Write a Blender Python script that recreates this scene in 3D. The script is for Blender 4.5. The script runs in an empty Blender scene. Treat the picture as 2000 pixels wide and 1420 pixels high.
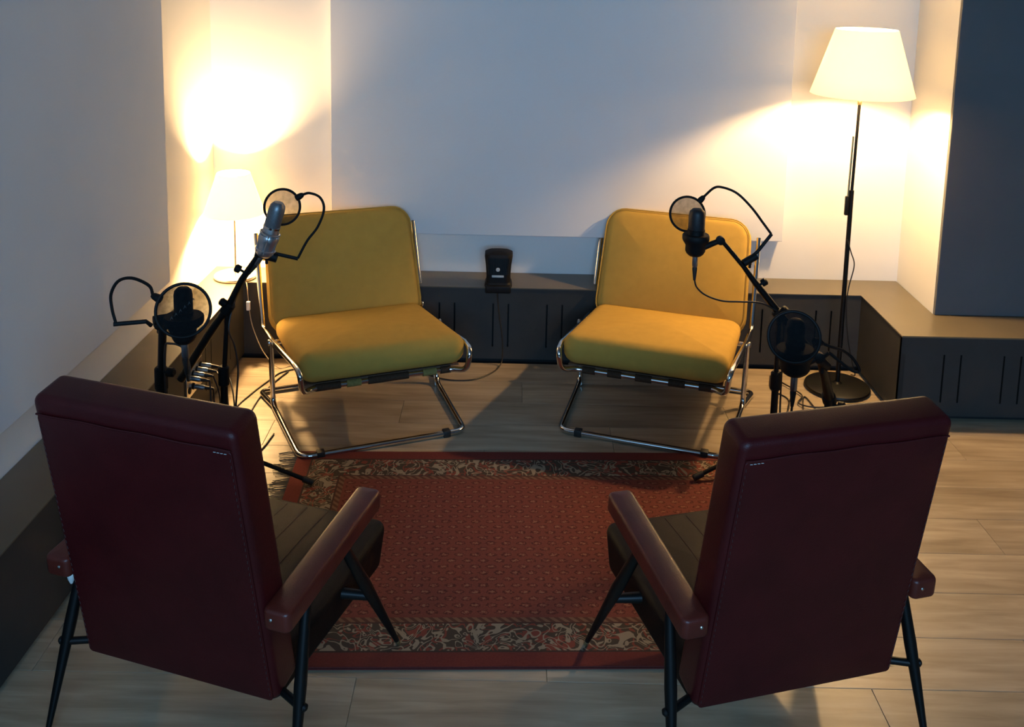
import bpy, bmesh, math, random
from mathutils import Vector, Matrix
random.seed(7)
S = bpy.context.scene
COL = S.collection
PI = math.pi

# ------------------------------------------------------------------ camera, world, light, exposure
cam_d = bpy.data.cameras.new('camera')
cam = bpy.data.objects.new('camera', cam_d); COL.objects.link(cam)
cam_d.sensor_fit = 'HORIZONTAL'; cam_d.sensor_width = 36.0
cam_d.lens = 1931.2 / 2000.0 * 36.0
cam_d.shift_y = -0.255
cam_d.clip_start = 0.05
PITCH, ROLL = math.radians(8.714), math.radians(1.25)
cam.matrix_world = Matrix.Translation((0, 0, 1.8)) @ Matrix.Rotation(PI/2 - PITCH, 4, 'X') @ Matrix.Rotation(ROLL, 4, 'Z')
S.camera = cam

w = bpy.data.worlds.new('world'); S.world = w; w.use_nodes = True
w.node_tree.nodes['Background'].inputs['Color'].default_value = (0.55, 0.75, 1.0, 1)
w.node_tree.nodes['Background'].inputs['Strength'].default_value = 0.5

def lamp(name, kind, loc, energy, color, rot=(0, 0, 0), **kw):
    l = bpy.data.lights.new(name, kind); l.energy = energy; l.color = color
    for k, v in kw.items(): setattr(l, k, v)
    o = bpy.data.objects.new(name, l); COL.objects.link(o); o.location = loc; o.rotation_euler = rot
    return o
# daylight coming in through the window in the wall behind the camera
lamp('window_daylight', 'AREA', (0.35, -2.42, 2.1), 150, (0.275, 0.60, 1.0), (math.radians(84), 0, 0), shape='RECTANGLE', size=2.4, size_y=1.3)
WARM = (1.0, 0.63, 0.27)
lamp('table_lamp_bulb', 'POINT', (-1.205, 4.196, 0.735), 120, WARM, shadow_soft_size=0.03)
lamp('floor_lamp_bulb', 'POINT', (1.412, 3.95, 1.375), 82, WARM, shadow_soft_size=0.035)

S.view_settings.view_transform = 'Standard'
S.view_settings.look = 'None'
S.view_settings.gamma = 1.0
S.view_settings.use_curve_mapping = False
S.view_settings.exposure = 0.0

# ------------------------------------------------------------------ materials
def new_mat(name):
    m = bpy.data.materials.new(name); m.use_nodes = True
    nt = m.node_tree; b = nt.nodes['Principled BSDF']
    return m, nt, b
def N(nt, kind, **inp):
    n = nt.nodes.new(kind)
    for k, v in inp.items():
        if k in n.inputs: n.inputs[k].default_value = v
    return n
def mat(name, col, rough=0.5, metal=0.0, var=0.12, scale=30.0, bump=0.0, bscale=200.0, spec=None, sheen=0.0, stretch=None):
    m, nt, b = new_mat(name)
    b.inputs['Roughness'].default_value = rough; b.inputs['Metallic'].default_value = metal
    if spec is not None: b.inputs['Specular IOR Level'].default_value = spec
    if sheen: b.inputs['Sheen Weight'].default_value = sheen
    tc = N(nt, 'ShaderNodeTexCoord'); mp = N(nt, 'ShaderNodeMapping')
    nt.links.new(tc.outputs['Object'], mp.inputs['Vector'])
    if stretch: mp.inputs['Scale'].default_value = stretch
    no = N(nt, 'ShaderNodeTexNoise', Scale=scale, Detail=4.0)
    nt.links.new(mp.outputs['Vector'], no.inputs['Vector'])
    cr = N(nt, 'ShaderNodeValToRGB')
    lo = [c*(1-var) for c in col]; hi = [min(1, c*(1+var)) for c in col]
    cr.color_ramp.elements[0].position = 0.3; cr.color_ramp.elements[1].position = 0.7
    cr.color_ramp.elements[0].color = (*lo, 1); cr.color_ramp.elements[1].color = (*hi, 1)
    nt.links.new(no.outputs['Fac'], cr.inputs['Fac']); nt.links.new(cr.outputs['Color'], b.inputs['Base Color'])
    if bump:
        n2 = N(nt, 'ShaderNodeTexNoise', Scale=bscale, Detail=3.0)
        nt.links.new(mp.outputs['Vector'], n2.inputs['Vector'])
        bp = N(nt, 'ShaderNodeBump', Strength=bump, Distance=0.002)
        nt.links.new(n2.outputs['Fac'], bp.inputs['Height']); nt.links.new(bp.outputs['Normal'], b.inputs['Normal'])
    return m

M_wall = mat('white_wall_paint', (0.70, 0.70, 0.69), 0.85, var=0.02, scale=3, bump=0.05, bscale=120)
M_panel = mat('white_panel_paint', (0.69, 0.70, 0.71), 0.8, var=0.02, scale=3, bump=0.04, bscale=150)
M_darkpanel = mat('slate_blue_panel', (0.095, 0.098, 0.103), 0.8, var=0.05, scale=4, bump=0.1, bscale=300)
M_ceil = mat('ceiling_paint', (0.16, 0.16, 0.165), 0.9, var=0.05)
M_darkwall = mat('charcoal_wall_paint', (0.14, 0.145, 0.155), 0.9, var=0.05)
M_bench = mat('dark_grey_bench_paint', (0.036, 0.036, 0.034), 0.6, var=0.08, scale=8, spec=0.25, bump=0.04, bscale=250)
M_benchtop = mat('grey_brown_bench_top', (0.115, 0.096, 0.064), 0.32, var=0.06, scale=8, bump=0.04, bscale=250)
M_void = mat('bench_inside_black', (0.01, 0.01, 0.01), 0.9)
M_chrome = mat('chrome', (0.72, 0.71, 0.69), 0.12, 1.0, var=0.03)
M_steel = mat('brushed_steel', (0.62, 0.6, 0.56), 0.28, 1.0, var=0.06)
M_black = mat('black_plastic', (0.005, 0.005, 0.005), 0.6, var=0.2, spec=0.2)
M_blackmetal = mat('black_metal', (0.004, 0.0039, 0.0038), 0.42, 0.0, var=0.2, spec=0.25)
M_rubber = mat('black_rubber', (0.012, 0.011, 0.010), 0.6)
M_cable = mat('cable_sheath', (0.02, 0.016, 0.013), 0.5)
M_clearcable = mat('clear_cord', (0.35, 0.28, 0.2), 0.3)
M_silver = mat('satin_silver', (0.55, 0.55, 0.56), 0.3, 0.9, var=0.05)
M_grille = mat('grey_mesh', (0.2, 0.21, 0.22), 0.4, 0.7, var=0.35, scale=600)
M_blackgrille = mat('black_mesh', (0.02, 0.02, 0.022), 0.5, 0.3, var=0.5, scale=600)
M_mustard = mat('mustard_fabric', (0.465, 0.285, 0.058), 0.9, var=0.04, scale=25, bump=0.35, bscale=900, spec=0.15)
M_olive = mat('olive_webbing', (0.42, 0.32, 0.10), 0.85, var=0.15, scale=120)
M_brown = mat('brown_webbing', (0.09, 0.045, 0.022), 0.8, var=0.2, scale=120)
M_vinyl = mat('dark_red_vinyl', (0.056, 0.0042, 0.0050), 0.42, var=0.16, scale=9, spec=0.28, bump=0.25, bscale=420)
M_armvinyl = mat('lamplit_red_vinyl', (0.105, 0.017, 0.011), 0.34, var=0.2, scale=14, spec=0.35, bump=0.2, bscale=420)  # armrest red lightened and warmed; the lamps' light is put into the colour
M_seatvinyl = mat('dark_brown_vinyl', (0.0105, 0.006, 0.0045), 0.55, var=0.16, scale=9, spec=0.12, bump=0.25, bscale=420)
M_thread = mat('stitch_thread', (0.055, 0.02, 0.018), 0.7)
M_white = mat('white_plastic', (0.8, 0.8, 0.76), 0.4)
M_brass = mat('worn_brass', (0.5, 0.4, 0.22), 0.35, 0.9)
M_fringe = mat('rug_fringe', (0.22, 0.18, 0.12), 0.9)
M_print = mat('grey_print', (0.5, 0.5, 0.48), 0.6)
M_plug = mat('dark_nickel', (0.26, 0.29, 0.32), 0.35, 0.9, var=0.1)
M_faint = mat('faint_print', (0.028, 0.03, 0.03), 0.7)

def mat_shade(name, clear):
    m, nt, b = new_mat(name)
    nt.nodes.remove(b); out = nt.nodes['Material Output']
    d = N(nt, 'ShaderNodeBsdfDiffuse', Color=(0.8, 0.74, 0.6, 1)); t = N(nt, 'ShaderNodeBsdfTranslucent', Color=(0.8, 0.74, 0.58, 1))
    e = N(nt, 'ShaderNodeEmission', Color=(1.0, 0.74, 0.38, 1), Strength=0.7)
    no = N(nt, 'ShaderNodeTexNoise', Scale=40.0)
    mx = N(nt, 'ShaderNodeMixShader', Fac=clear); ad = N(nt, 'ShaderNodeAddShader')
    bp = N(nt, 'ShaderNodeBump', Strength=0.02); nt.links.new(no.outputs['Fac'], bp.inputs['Height'])
    nt.links.new(bp.outputs['Normal'], d.inputs['Normal'])
    nt.links.new(d.outputs[0], mx.inputs[1]); nt.links.new(t.outputs[0], mx.inputs[2])
    nt.links.new(mx.outputs[0], ad.inputs[0]); nt.links.new(e.outputs[0], ad.inputs[1]); nt.links.new(ad.outputs[0], out.inputs['Surface'])
    return m
M_shade = mat_shade('translucent_floor_lamp_shade', 0.19)
M_shade_small = mat_shade('translucent_table_lamp_shade', 0.26)
def mat_bulb():
    m, nt, b = new_mat('glowing_bulb'); nt.nodes.remove(b)
    e = N(nt, 'ShaderNodeEmission', Color=(1.0, 0.78, 0.45, 1), Strength=12.0)
    nt.links.new(e.outputs[0], nt.nodes['Material Output'].inputs['Surface']); return m
M_bulb = mat_bulb()
def mat_gauze(name, col, clear):
    m, nt, b = new_mat(name); out = nt.nodes['Material Output']
    b.inputs['Base Color'].default_value = (*col, 1); b.inputs['Roughness'].default_value = 0.8; b.inputs['Specular IOR Level'].default_value = 0.08
    tc = N(nt, 'ShaderNodeTexCoord'); no = N(nt, 'ShaderNodeTexNoise', Scale=60.0, Detail=3.0)
    nt.links.new(tc.outputs['Object'], no.inputs['Vector'])
    mr = N(nt, 'ShaderNodeMapRange'); mr.inputs['From Min'].default_value = 0.3; mr.inputs['From Max'].default_value = 0.7
    mr.inputs['To Min'].default_value = clear - 0.06; mr.inputs['To Max'].default_value = clear + 0.06
    nt.links.new(no.outputs['Fac'], mr.inputs['Value'])
    tr = N(nt, 'ShaderNodeBsdfTransparent'); mx = N(nt, 'ShaderNodeMixShader')
    nt.links.new(mr.outputs[0], mx.inputs[0]); nt.links.new(b.outputs[0], mx.inputs[1]); nt.links.new(tr.outputs[0], mx.inputs[2])
    nt.links.new(mx.outputs[0], out.inputs['Surface']); return m
M_gauze = mat_gauze('black_nylon_gauze', (0.020, 0.014, 0.010), 0.32)
M_gauze_thick = mat_gauze('black_nylon_gauze_double', (0.005, 0.0055, 0.006), 0.15)

def mat_plank():
    m, nt, b = new_mat('oak_laminate'); b.inputs['Roughness'].default_value = 0.42
    tc = N(nt, 'ShaderNodeTexCoord'); oi = N(nt, 'ShaderNodeObjectInfo')
    off = N(nt, 'ShaderNodeVectorMath'); off.operation = 'ADD'
    sc = N(nt, 'ShaderNodeVectorMath'); sc.operation = 'SCALE'; sc.inputs['Scale'].default_value = 40.0
    cmb = N(nt, 'ShaderNodeCombineXYZ'); nt.links.new(oi.outputs['Random'], cmb.inputs[0]); nt.links.new(oi.outputs['Random'], cmb.inputs[1])
    nt.links.new(cmb.outputs[0], sc.inputs[0]); nt.links.new(tc.outputs['Object'], off.inputs[0]); nt.links.new(sc.outputs[0], off.inputs[1])
    mp = N(nt, 'ShaderNodeMapping'); mp.inputs['Scale'].default_value = (1.3, 14.0, 8.0); nt.links.new(off.outputs[0], mp.inputs['Vector'])
    n1 = N(nt, 'ShaderNodeTexNoise', Scale=2.2, Detail=5.0, Roughness=0.6, Distortion=0.6); nt.links.new(mp.outputs[0], n1.inputs['Vector'])
    mp2 = N(nt, 'ShaderNodeMapping'); mp2.inputs['Scale'].default_value = (0.8, 3.2, 3.0); nt.links.new(off.outputs[0], mp2.inputs['Vector'])
    n2 = N(nt, 'ShaderNodeTexNoise', Scale=2.6, Detail=2.0); nt.links.new(mp2.outputs[0], n2.inputs['Vector'])
    cr = N(nt, 'ShaderNodeValToRGB'); e = cr.color_ramp.elements
    e[0].position = 0.30; e[0].color = (0.26, 0.20, 0.13, 1); e[1].position = 0.66; e[1].color = (0.41, 0.33, 0.23, 1)
    nt.links.new(n1.outputs['Fac'], cr.inputs['Fac'])
    cr2 = N(nt, 'ShaderNodeValToRGB'); e = cr2.color_ramp.elements
    e[0].position = 0.34; e[0].color = (0.66, 0.63, 0.60, 1); e[1].position = 0.55; e[1].color = (1, 1, 1, 1)
    nt.links.new(n2.outputs['Fac'], cr2.inputs['Fac'])
    mx = N(nt, 'ShaderNodeMix'); mx.data_type = 'RGBA'; mx.blend_type = 'MULTIPLY'; mx.inputs['Factor'].default_value = 0.8
    nt.links.new(cr.outputs['Color'], mx.inputs['A']); nt.links.new(cr2.outputs['Color'], mx.inputs['B'])
    hs = N(nt, 'ShaderNodeHueSaturation'); mr = N(nt, 'ShaderNodeMapRange')
    mr.inputs['To Min'].default_value = 0.9; mr.inputs['To Max'].default_value = 1.1
    nt.links.new(oi.outputs['Random'], mr.inputs['Value']); nt.links.new(mr.outputs[0], hs.inputs['Value'])
    nt.links.new(mx.outputs['Result'], hs.inputs['Color']); nt.links.new(hs.outputs[0], b.inputs['Base Color'])
    bp = N(nt, 'ShaderNodeBump', Strength=0.08, Distance=0.001); nt.links.new(n1.outputs['Fac'], bp.inputs['Height']); nt.links.new(bp.outputs[0], b.inputs['Normal'])
    return m
M_plank = mat_plank()

RUG_HX, RUG_HY = 0.825, 0.545
def mat_rug():
    m, nt, b = new_mat('oriental_rug_pile'); b.inputs['Roughness'].default_value = 0.95; b.inputs['Specular IOR Level'].default_value = 0.1
    L = nt.links.new
    def math_(op, a, bb=None, clamp=False):
        n = nt.nodes.new('ShaderNodeMath'); n.operation = op; n.use_clamp = clamp
        for i, v in enumerate((a, bb)):
            if v is None: continue
            if isinstance(v, (int, float)): n.inputs[i].default_value = v
            else: L(v, n.inputs[i])
        return n.outputs[0]
    def mixc(f, a, c):
        n = nt.nodes.new('ShaderNodeMix'); n.data_type = 'RGBA'
        L(f, n.inputs['Factor'])
        for s_, v in (('A', a), ('B', c)):
            if isinstance(v, tuple): n.inputs[s_].default_value = (*v, 1)
            else: L(v, n.inputs[s_])
        return n.outputs['Result']
    tc = N(nt, 'ShaderNodeTexCoord'); sp = N(nt, 'ShaderNodeSeparateXYZ'); L(tc.outputs['Object'], sp.inputs[0])
    x, y = sp.outputs[0], sp.outputs[1]
    dx = math_('SUBTRACT', RUG_HX, math_('ABSOLUTE', x)); dy = math_('SUBTRACT', RUG_HY, math_('ABSOLUTE', y))
    d = math_('MINIMUM', dx, dy)
    # scrolling vines: contour lines of a smooth noise
    no = N(nt, 'ShaderNodeTexNoise', Scale=11.5, Detail=1.0, Distortion=1.7); L(tc.outputs['Object'], no.inputs['Vector'])
    fr = math_('FRACT', math_('MULTIPLY', no.outputs['Fac'], 7.0))
    vine = math_('LESS_THAN', math_('ABSOLUTE', math_('SUBTRACT', fr, 0.5)), 0.135)
    no2 = N(nt, 'ShaderNodeTexNoise', Scale=19.0, Detail=1.0, Distortion=0.9); L(tc.outputs['Object'], no2.inputs['Vector'])
    blob = math_('GREATER_THAN', no2.outputs['Fac'], 0.64)
    vine = math_('MAXIMUM', vine, blob)
    red_b = math_('GREATER_THAN', math_('FRACT', math_('MULTIPLY', no2.outputs['Fac'], 4.0)), 0.72)
    border = mixc(red_b, (0.055, 0.042, 0.03), (0.17, 0.045, 0.03))
    border = mixc(vine, border, (0.23, 0.188, 0.135))
    # field: staggered rows of small hooked motifs
    row = math_('FLOOR', math_('DIVIDE', y, 0.029))
    sx = math_('ADD', math_('DIVIDE', x, 0.047), math_('MULTIPLY', math_('MODULO', math_('ABSOLUTE', row), 2.0), 0.5))
    u = math_('SUBTRACT', math_('FRACT', sx), 0.5)
    v = math_('SUBTRACT', math_('FRACT', math_('DIVIDE', y, 0.029)), 0.5)
    no3 = N(nt, 'ShaderNodeTexNoise', Scale=150.0, Detail=2.0); L(tc.outputs['Object'], no3.inputs['Vector'])
    r2 = math_('ADD', math_('MULTIPLY', u, u), math_('MULTIPLY', v, v))
    r2 = math_('ADD', r2, math_('MULTIPLY', math_('SUBTRACT', no3.outputs['Fac'], 0.5), 0.30))
    ring = math_('LESS_THAN', math_('ABSOLUTE', math_('SUBTRACT', r2, 0.085)), 0.028)
    dot = math_('LESS_THAN', r2, 0.012)
    field = mixc(no3.outputs['Fac'], (0.105, 0.031, 0.024), (0.185, 0.053, 0.039))
    field = mixc(ring, field, (0.072, 0.022, 0.019)); field = mixc(dot, field, (0.20, 0.10, 0.066))
    # guard stripes
    zig = math_('LESS_THAN', math_('FRACT', math_('MULTIPLY', math_('ADD', x, y), 38.0)), 0.5)
    guard = mixc(zig, (0.085, 0.038, 0.026), (0.15, 0.082, 0.052))
    outer = mixc(no3.outputs['Fac'], (0.095, 0.021, 0.019), (0.15, 0.034, 0.028))
    c = mixc(math_('GREATER_THAN', d, 0.055), outer, (0.045, 0.03, 0.025))
    c = mixc(math_('GREATER_THAN', d, 0.061), c, border)
    c = mixc(math_('GREATER_THAN', d, 0.165), c, (0.06, 0.03, 0.025))
    c = mixc(math_('GREATER_THAN', d, 0.171), c, guard)
    c = mixc(math_('GREATER_THAN', d, 0.190), c, (0.14, 0.04, 0.03))
    c = mixc(math_('GREATER_THAN', d, 0.198), c, field)
    L(c, b.inputs['Base Color'])
    n4 = N(nt, 'ShaderNodeTexNoise', Scale=700.0); L(tc.outputs['Object'], n4.inputs['Vector'])
    bp = N(nt, 'ShaderNodeBump', Strength=0.5, Distance=0.002); L(n4.outputs['Fac'], bp.inputs['Height']); L(bp.outputs[0], b.inputs['Normal'])
    return m
M_rug = mat_rug()

# ------------------------------------------------------------------ geometry helpers
def obj(name, bm, m, parent=None, smooth=True, label=None, kind=None):
    me = bpy.data.meshes.new(name)
    bmesh.ops.recalc_face_normals(bm, faces=bm.faces[:])
    bm.to_mesh(me); bm.free()
    if smooth:
        for p in me.polygons: p.use_smooth = True
        me.set_sharp_from_angle(angle=math.radians(38))
    me.materials.append(m)
    o = bpy.data.objects.new(name, me); COL.objects.link(o)
    if parent: o.parent = parent
    if label: o['label'] = label
    if kind: o['kind'] = kind
    return o
def thing(name, label, cat, loc=(0, 0, 0), rz=0.0, group=None):
    o = bpy.data.objects.new(name, None); COL.objects.link(o)
    o.location = loc; o.rotation_euler = (0, 0, rz); o.empty_display_size = 0.1
    o['label'] = label; o['category'] = cat
    if group: o['group'] = group
    return o
def tag(o, label, cat, group=None):
    o['label'] = label; o['category'] = cat
    if group: o['group'] = group
    return o
def BM(): return bmesh.new()
def add_box(bm, x0, x1, y0, y1, z0, z1):
    vs = [bm.verts.new((x, y, z)) for z in (z0, z1) for x, y in ((x0, y0), (x1, y0), (x1, y1), (x0, y1))]
    for f in ((0, 3, 2, 1), (4, 5, 6, 7), (0, 1, 5, 4), (1, 2, 6, 5), (2, 3, 7, 6), (3, 0, 4, 7)): bm.faces.new([vs[i] for i in f])
    return vs
def box(*a):
    bm = BM(); add_box(bm, *a); return bm
def bevel(bm, w, seg=2):
    bmesh.ops.bevel(bm, geom=bm.edges[:], offset=w, segments=seg, affect='EDGES', profile=0.5); return bm
def add_prism(bm, poly, z0, z1):
    a = [bm.verts.new((x, y, z0)) for x, y in poly]; b = [bm.verts.new((x, y, z1)) for x, y in poly]
    n = len(poly); bm.faces.new(a[::-1]); bm.faces.new(b)
    for i in range(n): bm.faces.new((a[i], a[(i+1) % n], b[(i+1) % n], b[i]))
def fillet(pts, rad, n=6):
    pts = [Vector(p) for p in pts]; out = [pts[0]]
    for i in range(1, len(pts)-1):
        p, a, b = pts[i], pts[i-1], pts[i+1]
        r = rad[i] if isinstance(rad, (list, tuple)) else rad
        la, lb = (a-p).length, (b-p).length
        r = min(r, la*0.48, lb*0.48)
        s, e = p+(a-p).normalized()*r, p+(b-p).normalized()*r
        for k in range(n+1):
            t = k/n; out.append(s*(1-t)**2 + p*2*t*(1-t) + e*t*t)
    out.append(pts[-1]); return out
def spline(pts, n=8):
    pts = [Vector(p) for p in pts]; q = [2*pts[0]-pts[1]] + pts + [2*pts[-1]-pts[-2]]; out = []
    for i in range(1, len(q)-2):
        p0, p1, p2, p3 = q[i-1:i+3]
        for k in range(n):
            t = k/n
            out.append(0.5*((2*p1)+(p2-p0)*t+(2*p0-5*p1+4*p2-p3)*t*t+(3*p1-p0-3*p2+p3)*t**3))
    out.append(pts[-1]); return out
def add_tube(bm, pts, r, n=10, closed=False, cap=True):
    pts = [Vector(p) for p in pts]
    pts = [p for i, p in enumerate(pts) if i == 0 or (p-pts[i-1]).length > 1e-6]
    m = len(pts)
    rr = r if isinstance(r, (list, tuple)) else [r]*m
    if len(rr) != m: rr = [rr[0]+(rr[-1]-rr[0])*i/(m-1) for i in range(m)]
    tang = []
    for i in range(m):
        if closed: t = pts[(i+1) % m]-pts[i-1]
        else: t = pts[min(i+1, m-1)]-pts[max(i-1, 0)]
        tang.append(t.normalized())
    up = Vector((0, 0, 1)) if abs(tang[0].z) < 0.9 else Vector((1, 0, 0))
    u = tang[0].cross(up).normalized(); rings = []
    for i in range(m):
        t = tang[i]; u = (u - t*u.dot(t)).normalized(); v = t.cross(u)
        rings.append([bm.verts.new(pts[i] + (u*math.cos(2*PI*k/n) + v*math.sin(2*PI*k/n))*rr[i]) for k in range(n)])
    for i in range(m if closed else m-1):
        a, b = rings[i], rings[(i+1) % m]
        for k in range(n): bm.faces.new((a[k], a[(k+1) % n], b[(k+1) % n], b[k]))
    if cap and not closed: bm.faces.new(rings[0][::-1]); bm.faces.new(rings[-1])
def tube(pts, r, n=10, **k):
    bm = BM(); add_tube(bm, pts, r, n, **k); return bm
def add_lathe(bm, prof, n=32, origin=(0, 0, 0), axis=(0, 0, 1), cap=True):
    ax = Vector(axis).normalized(); rot = Vector((0, 0, 1)).rotation_difference(ax).to_matrix(); o = Vector(origin)
    rings = []
    for r, z in prof:
        rings.append([bm.verts.new(o + rot @ Vector((max(r, 1e-5)*math.cos(2*PI*k/n), max(r, 1e-5)*math.sin(2*PI*k/n), z))) for k in range(n)])
    for a, b in zip(rings, rings[1:]):
        for k in range(n): bm.faces.new((a[k], a[(k+1) % n], b[(k+1) % n], b[k]))
    if cap: bm.faces.new(rings[0][::-1]); bm.faces.new(rings[-1])
def lathe(prof, n=32, origin=(0, 0, 0), axis=(0, 0, 1), cap=True):
    bm = BM(); add_lathe(bm, prof, n, origin, axis, cap); return bm
def torus(R, r, origin, axis, n=40, k=8):
    ax = Vector(axis).normalized(); rot = Vector((0, 0, 1)).rotation_difference(ax).to_matrix(); o = Vector(origin)
    return tube([o + rot @ Vector((R*math.cos(2*PI*i/n), R*math.sin(2*PI*i/n), 0)) for i in range(n)], r, k, closed=True)
def rrect(w, h, R, seg=6):
    R = max(1e-4, min(R, w/2-1e-4, h/2-1e-4)); out = []
    for cx, cy, a0 in ((w/2-R, h/2-R, 0), (-w/2+R, h/2-R, 90), (-w/2+R, -h/2+R, 180), (w/2-R, -h/2+R, 270)):
        for k in range(seg+1):
            a = math.radians(a0+90*k/seg); out.append((cx+R*math.cos(a), cy+R*math.sin(a)))
    return out
def pad(w, h, t, R, re, bulge_hi=0.0, bulge_lo=0.0, taper=0.0, rings=5, seg=6, fn=None):
    """Upholstered pad: rounded rectangle w x h in local xy, thickness t in z (0..t), edge roundness re."""
    bm = BM(); loops = []
    def loop(inset, z):
        pts = rrect(w-2*inset, h-2*inset, max(R-inset, 0.004), seg)
        L = []
        for x, y in pts:
            xx = x*(1 - taper*(y/h))
            p = Vector((xx, y, z))
            if fn: p = fn(p)
            L.append(bm.verts.new(p))
        loops.append(L)
    q = 5
    inner = min(w, h)/2
    for i in range(1, rings)[::-1] if False else range(rings-1, 0, -1):
        f = i/rings; ins = re+(inner-re)*f*0.96; loop(ins, -bulge_lo*(1-(1-f)**2))
    for k in range(q+1):
        a = -PI/2 + (PI/2)*k/q; loop(re*(1-math.cos(a)), re+re*math.sin(a))
    for k in range(q+1):
        a = (PI/2)*k/q; loop(re*(1-math.cos(a)), t-re+re*math.sin(a))
    for i in range(1, rings):
        f = i/rings; ins = re+(inner-re)*f*0.96; loop(ins, t+bulge_hi*(1-(1-f)**2))
    n = len(loops[0])
    for a, b in zip(loops, loops[1:]):
        for k in range(n): bm.faces.new((a[k], a[(k+1) % n], b[(k+1) % n], b[k]))
    bm.faces.new(loops[0][::-1]); bm.faces.new(loops[-1])
    bmesh.ops.remove_doubles(bm, verts=bm.verts[:], dist=1e-5)
    return bm
def xform(bm, mtx):
    bmesh.ops.transform(bm, matrix=mtx, verts=bm.verts[:]); return bm
def frame_m(origin, xa, ya):
    xa = Vector(xa).normalized(); ya = Vector(ya); ya = (ya - xa*ya.dot(xa)).normalized(); za = xa.cross(ya)
    m = Matrix((xa, ya, za)).transposed().to_4x4(); m.translation = Vector(origin); return m

# ------------------------------------------------------------------ room shell
CEIL = 3.1
def wx(y): return -1.375 + 0.021*(y-2.3)           # face of the left wall
def fx(y): return -1.196 + 0.0225*(y-2.3)          # front of the left run of the bench
BACK, BFR, RET, DARK, RFR = 4.34, 4.135, 1.772, 3.915, 3.675
RBX = 1.541
def structure(name, bm, m, parent=None):
    o = obj(name, bm, m, parent, smooth=False)
    if parent is None: o['kind'] = 'structure'
    return o
floor = structure('floor', box(-1.6, 4.0, -2.6, 4.5, -0.15, -0.008), M_void)
PW, PL, GAP = 0.192, 1.285, 0.0011
mesh_cache = {}
def plank(x0, x1, y0):
    L = round(x1-x0, 3)
    if L not in mesh_cache:
        bm = box(0, L-GAP, 0, PW-GAP, -0.008, 0.0)
        bmesh.ops.bevel(bm, geom=[e for e in bm.edges if all(v.co.z > -0.001 for v in e.verts)], offset=0.0007, segments=1, affect='EDGES')
        me = bpy.data.meshes.new('plank'); bmesh.ops.recalc_face_normals(bm, faces=bm.faces[:]); bm.to_mesh(me); bm.free(); me.materials.append(M_plank)
        mesh_cache[L] = me
    o = bpy.data.objects.new('plank', mesh_cache[L]); COL.objects.link(o); o.location = (x0, y0, 0); o.parent = floor
XA, XB = -1.32, 4.0
for r in range(35):
    y0 = 4.14 - (r+1)*PW
    x = XA - PL*((r*0.37+0.55) % 1.0)
    while x < XB:
        a, b_ = max(x, XA), min(x+PL, XB)
        if b_-a > 0.03: plank(a, b_, y0)
        x += PL
structure('ceiling', box(-1.7, 4.1, -2.6, 4.5, CEIL, CEIL+0.1), M_ceil)
bm = BM(); add_prism(bm, [(wx(-2.6), -2.6), (wx(4.46), 4.46), (wx(4.46)-0.12, 4.46), (wx(-2.6)-0.12, -2.6)], -0.15, CEIL)
wall_left = structure('wall_left', bm, M_wall)
bm = BM(); y1 = 3.56
add_prism(bm, [(wx(-1.6)+0.001, -1.6), (wx(-1.6)+0.082, -1.6), (wx(y1)+0.082, y1), (wx(y1)+0.001, y1)], 0.545, CEIL-0.12)
structure('panel', bevel(bm, 0.003, 2), M_panel, wall_left)
wall_back = structure('wall_back', box(-1.6, RET, BACK, BACK+0.12, -0.15, CEIL), M_wall)
structure('panel', bevel(box(-0.795, 1.222, BACK-0.062, BACK-0.001, 0.540, CEIL-0.12), 0.003, 2), M_panel, wall_back)
# the right-hand return: a white reveal with a dark face turned to the room
bm = BM(); add_prism(bm, [(RET-0.008, DARK+0.012), (4.0, DARK+0.012), (4.0, BACK+0.12), (RET, BACK+0.12), (RET, BACK)], -0.15, CEIL)
wall_right = structure('wall_right', bm, M_wall)
structure('panel', bevel(box(RET-0.008, 3.99, DARK-0.005, DARK+0.012, 0.351, CEIL-0.12), 0.003, 2), M_darkpanel, wall_right)
structure('wall_side', box(4.0, 4.12, -2.6, 4.46, -0.15, CEIL), M_darkwall)
bm = BM()
for a in ((-1.7, -0.85, -0.15, CEIL), (1.55, 4.1, -0.15, CEIL), (-0.85, 1.55, -0.15, 1.45), (-0.85, 1.55, 2.75, CEIL)): add_box(bm, a[0], a[1], -2.6, -2.48, a[2], a[3])
structure('wall_rear', bm, M_darkwall)
bm = BM()
for a in ((-0.85, -0.8, 1.45, 2.75), (1.5, 1.55, 1.45, 2.75), (0.325, 0.375, 1.45, 2.75), (-0.85, 1.55, 1.45, 1.5), (-0.85, 1.55, 2.7, 2.75)): add_box(bm, a[0], a[1], -2.57, -2.52, a[2], a[3])
structure('window_1', bm, M_white)

# ------------------------------------------------------------------ built-in bench that runs round the walls
bench = thing('bench', 'long dark grey built-in bench running along the walls with slotted front', 'bench')
BT, BP = 0.35, 0.3445
def panel_with_slots(name, L, slots, place, h0=0.022, h1=BP):
    """front board in local x (0..L), y thickness 0..0.018, with real slots cut through."""
    bm = BM(); z0, z1 = 0.078, 0.276; x = 0.0; hw = 0.0035
    add_box(bm, 0, L, 0, 0.018, h0, z0); add_box(bm, 0, L, 0, 0.018, z1, h1)
    for s in slots:
        add_box(bm, x, s-hw, 0, 0.018, z0, z1); x = s+hw
    add_box(bm, x, L, 0, 0.018, z0, z1)
    xform(bm, place); o = obj(name, bm, M_bench, bench, smooth=False); return o
bx0 = fx(BFR)
sl = []
k = -4
while True:
    xs = -0.298+0.2352*k
    if xs > RBX-0.05: break
    for q in (0, 0.0665):
        if bx0+0.04 < xs+q < RBX-0.04: sl.append(xs+q-bx0)
    k += 1
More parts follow.
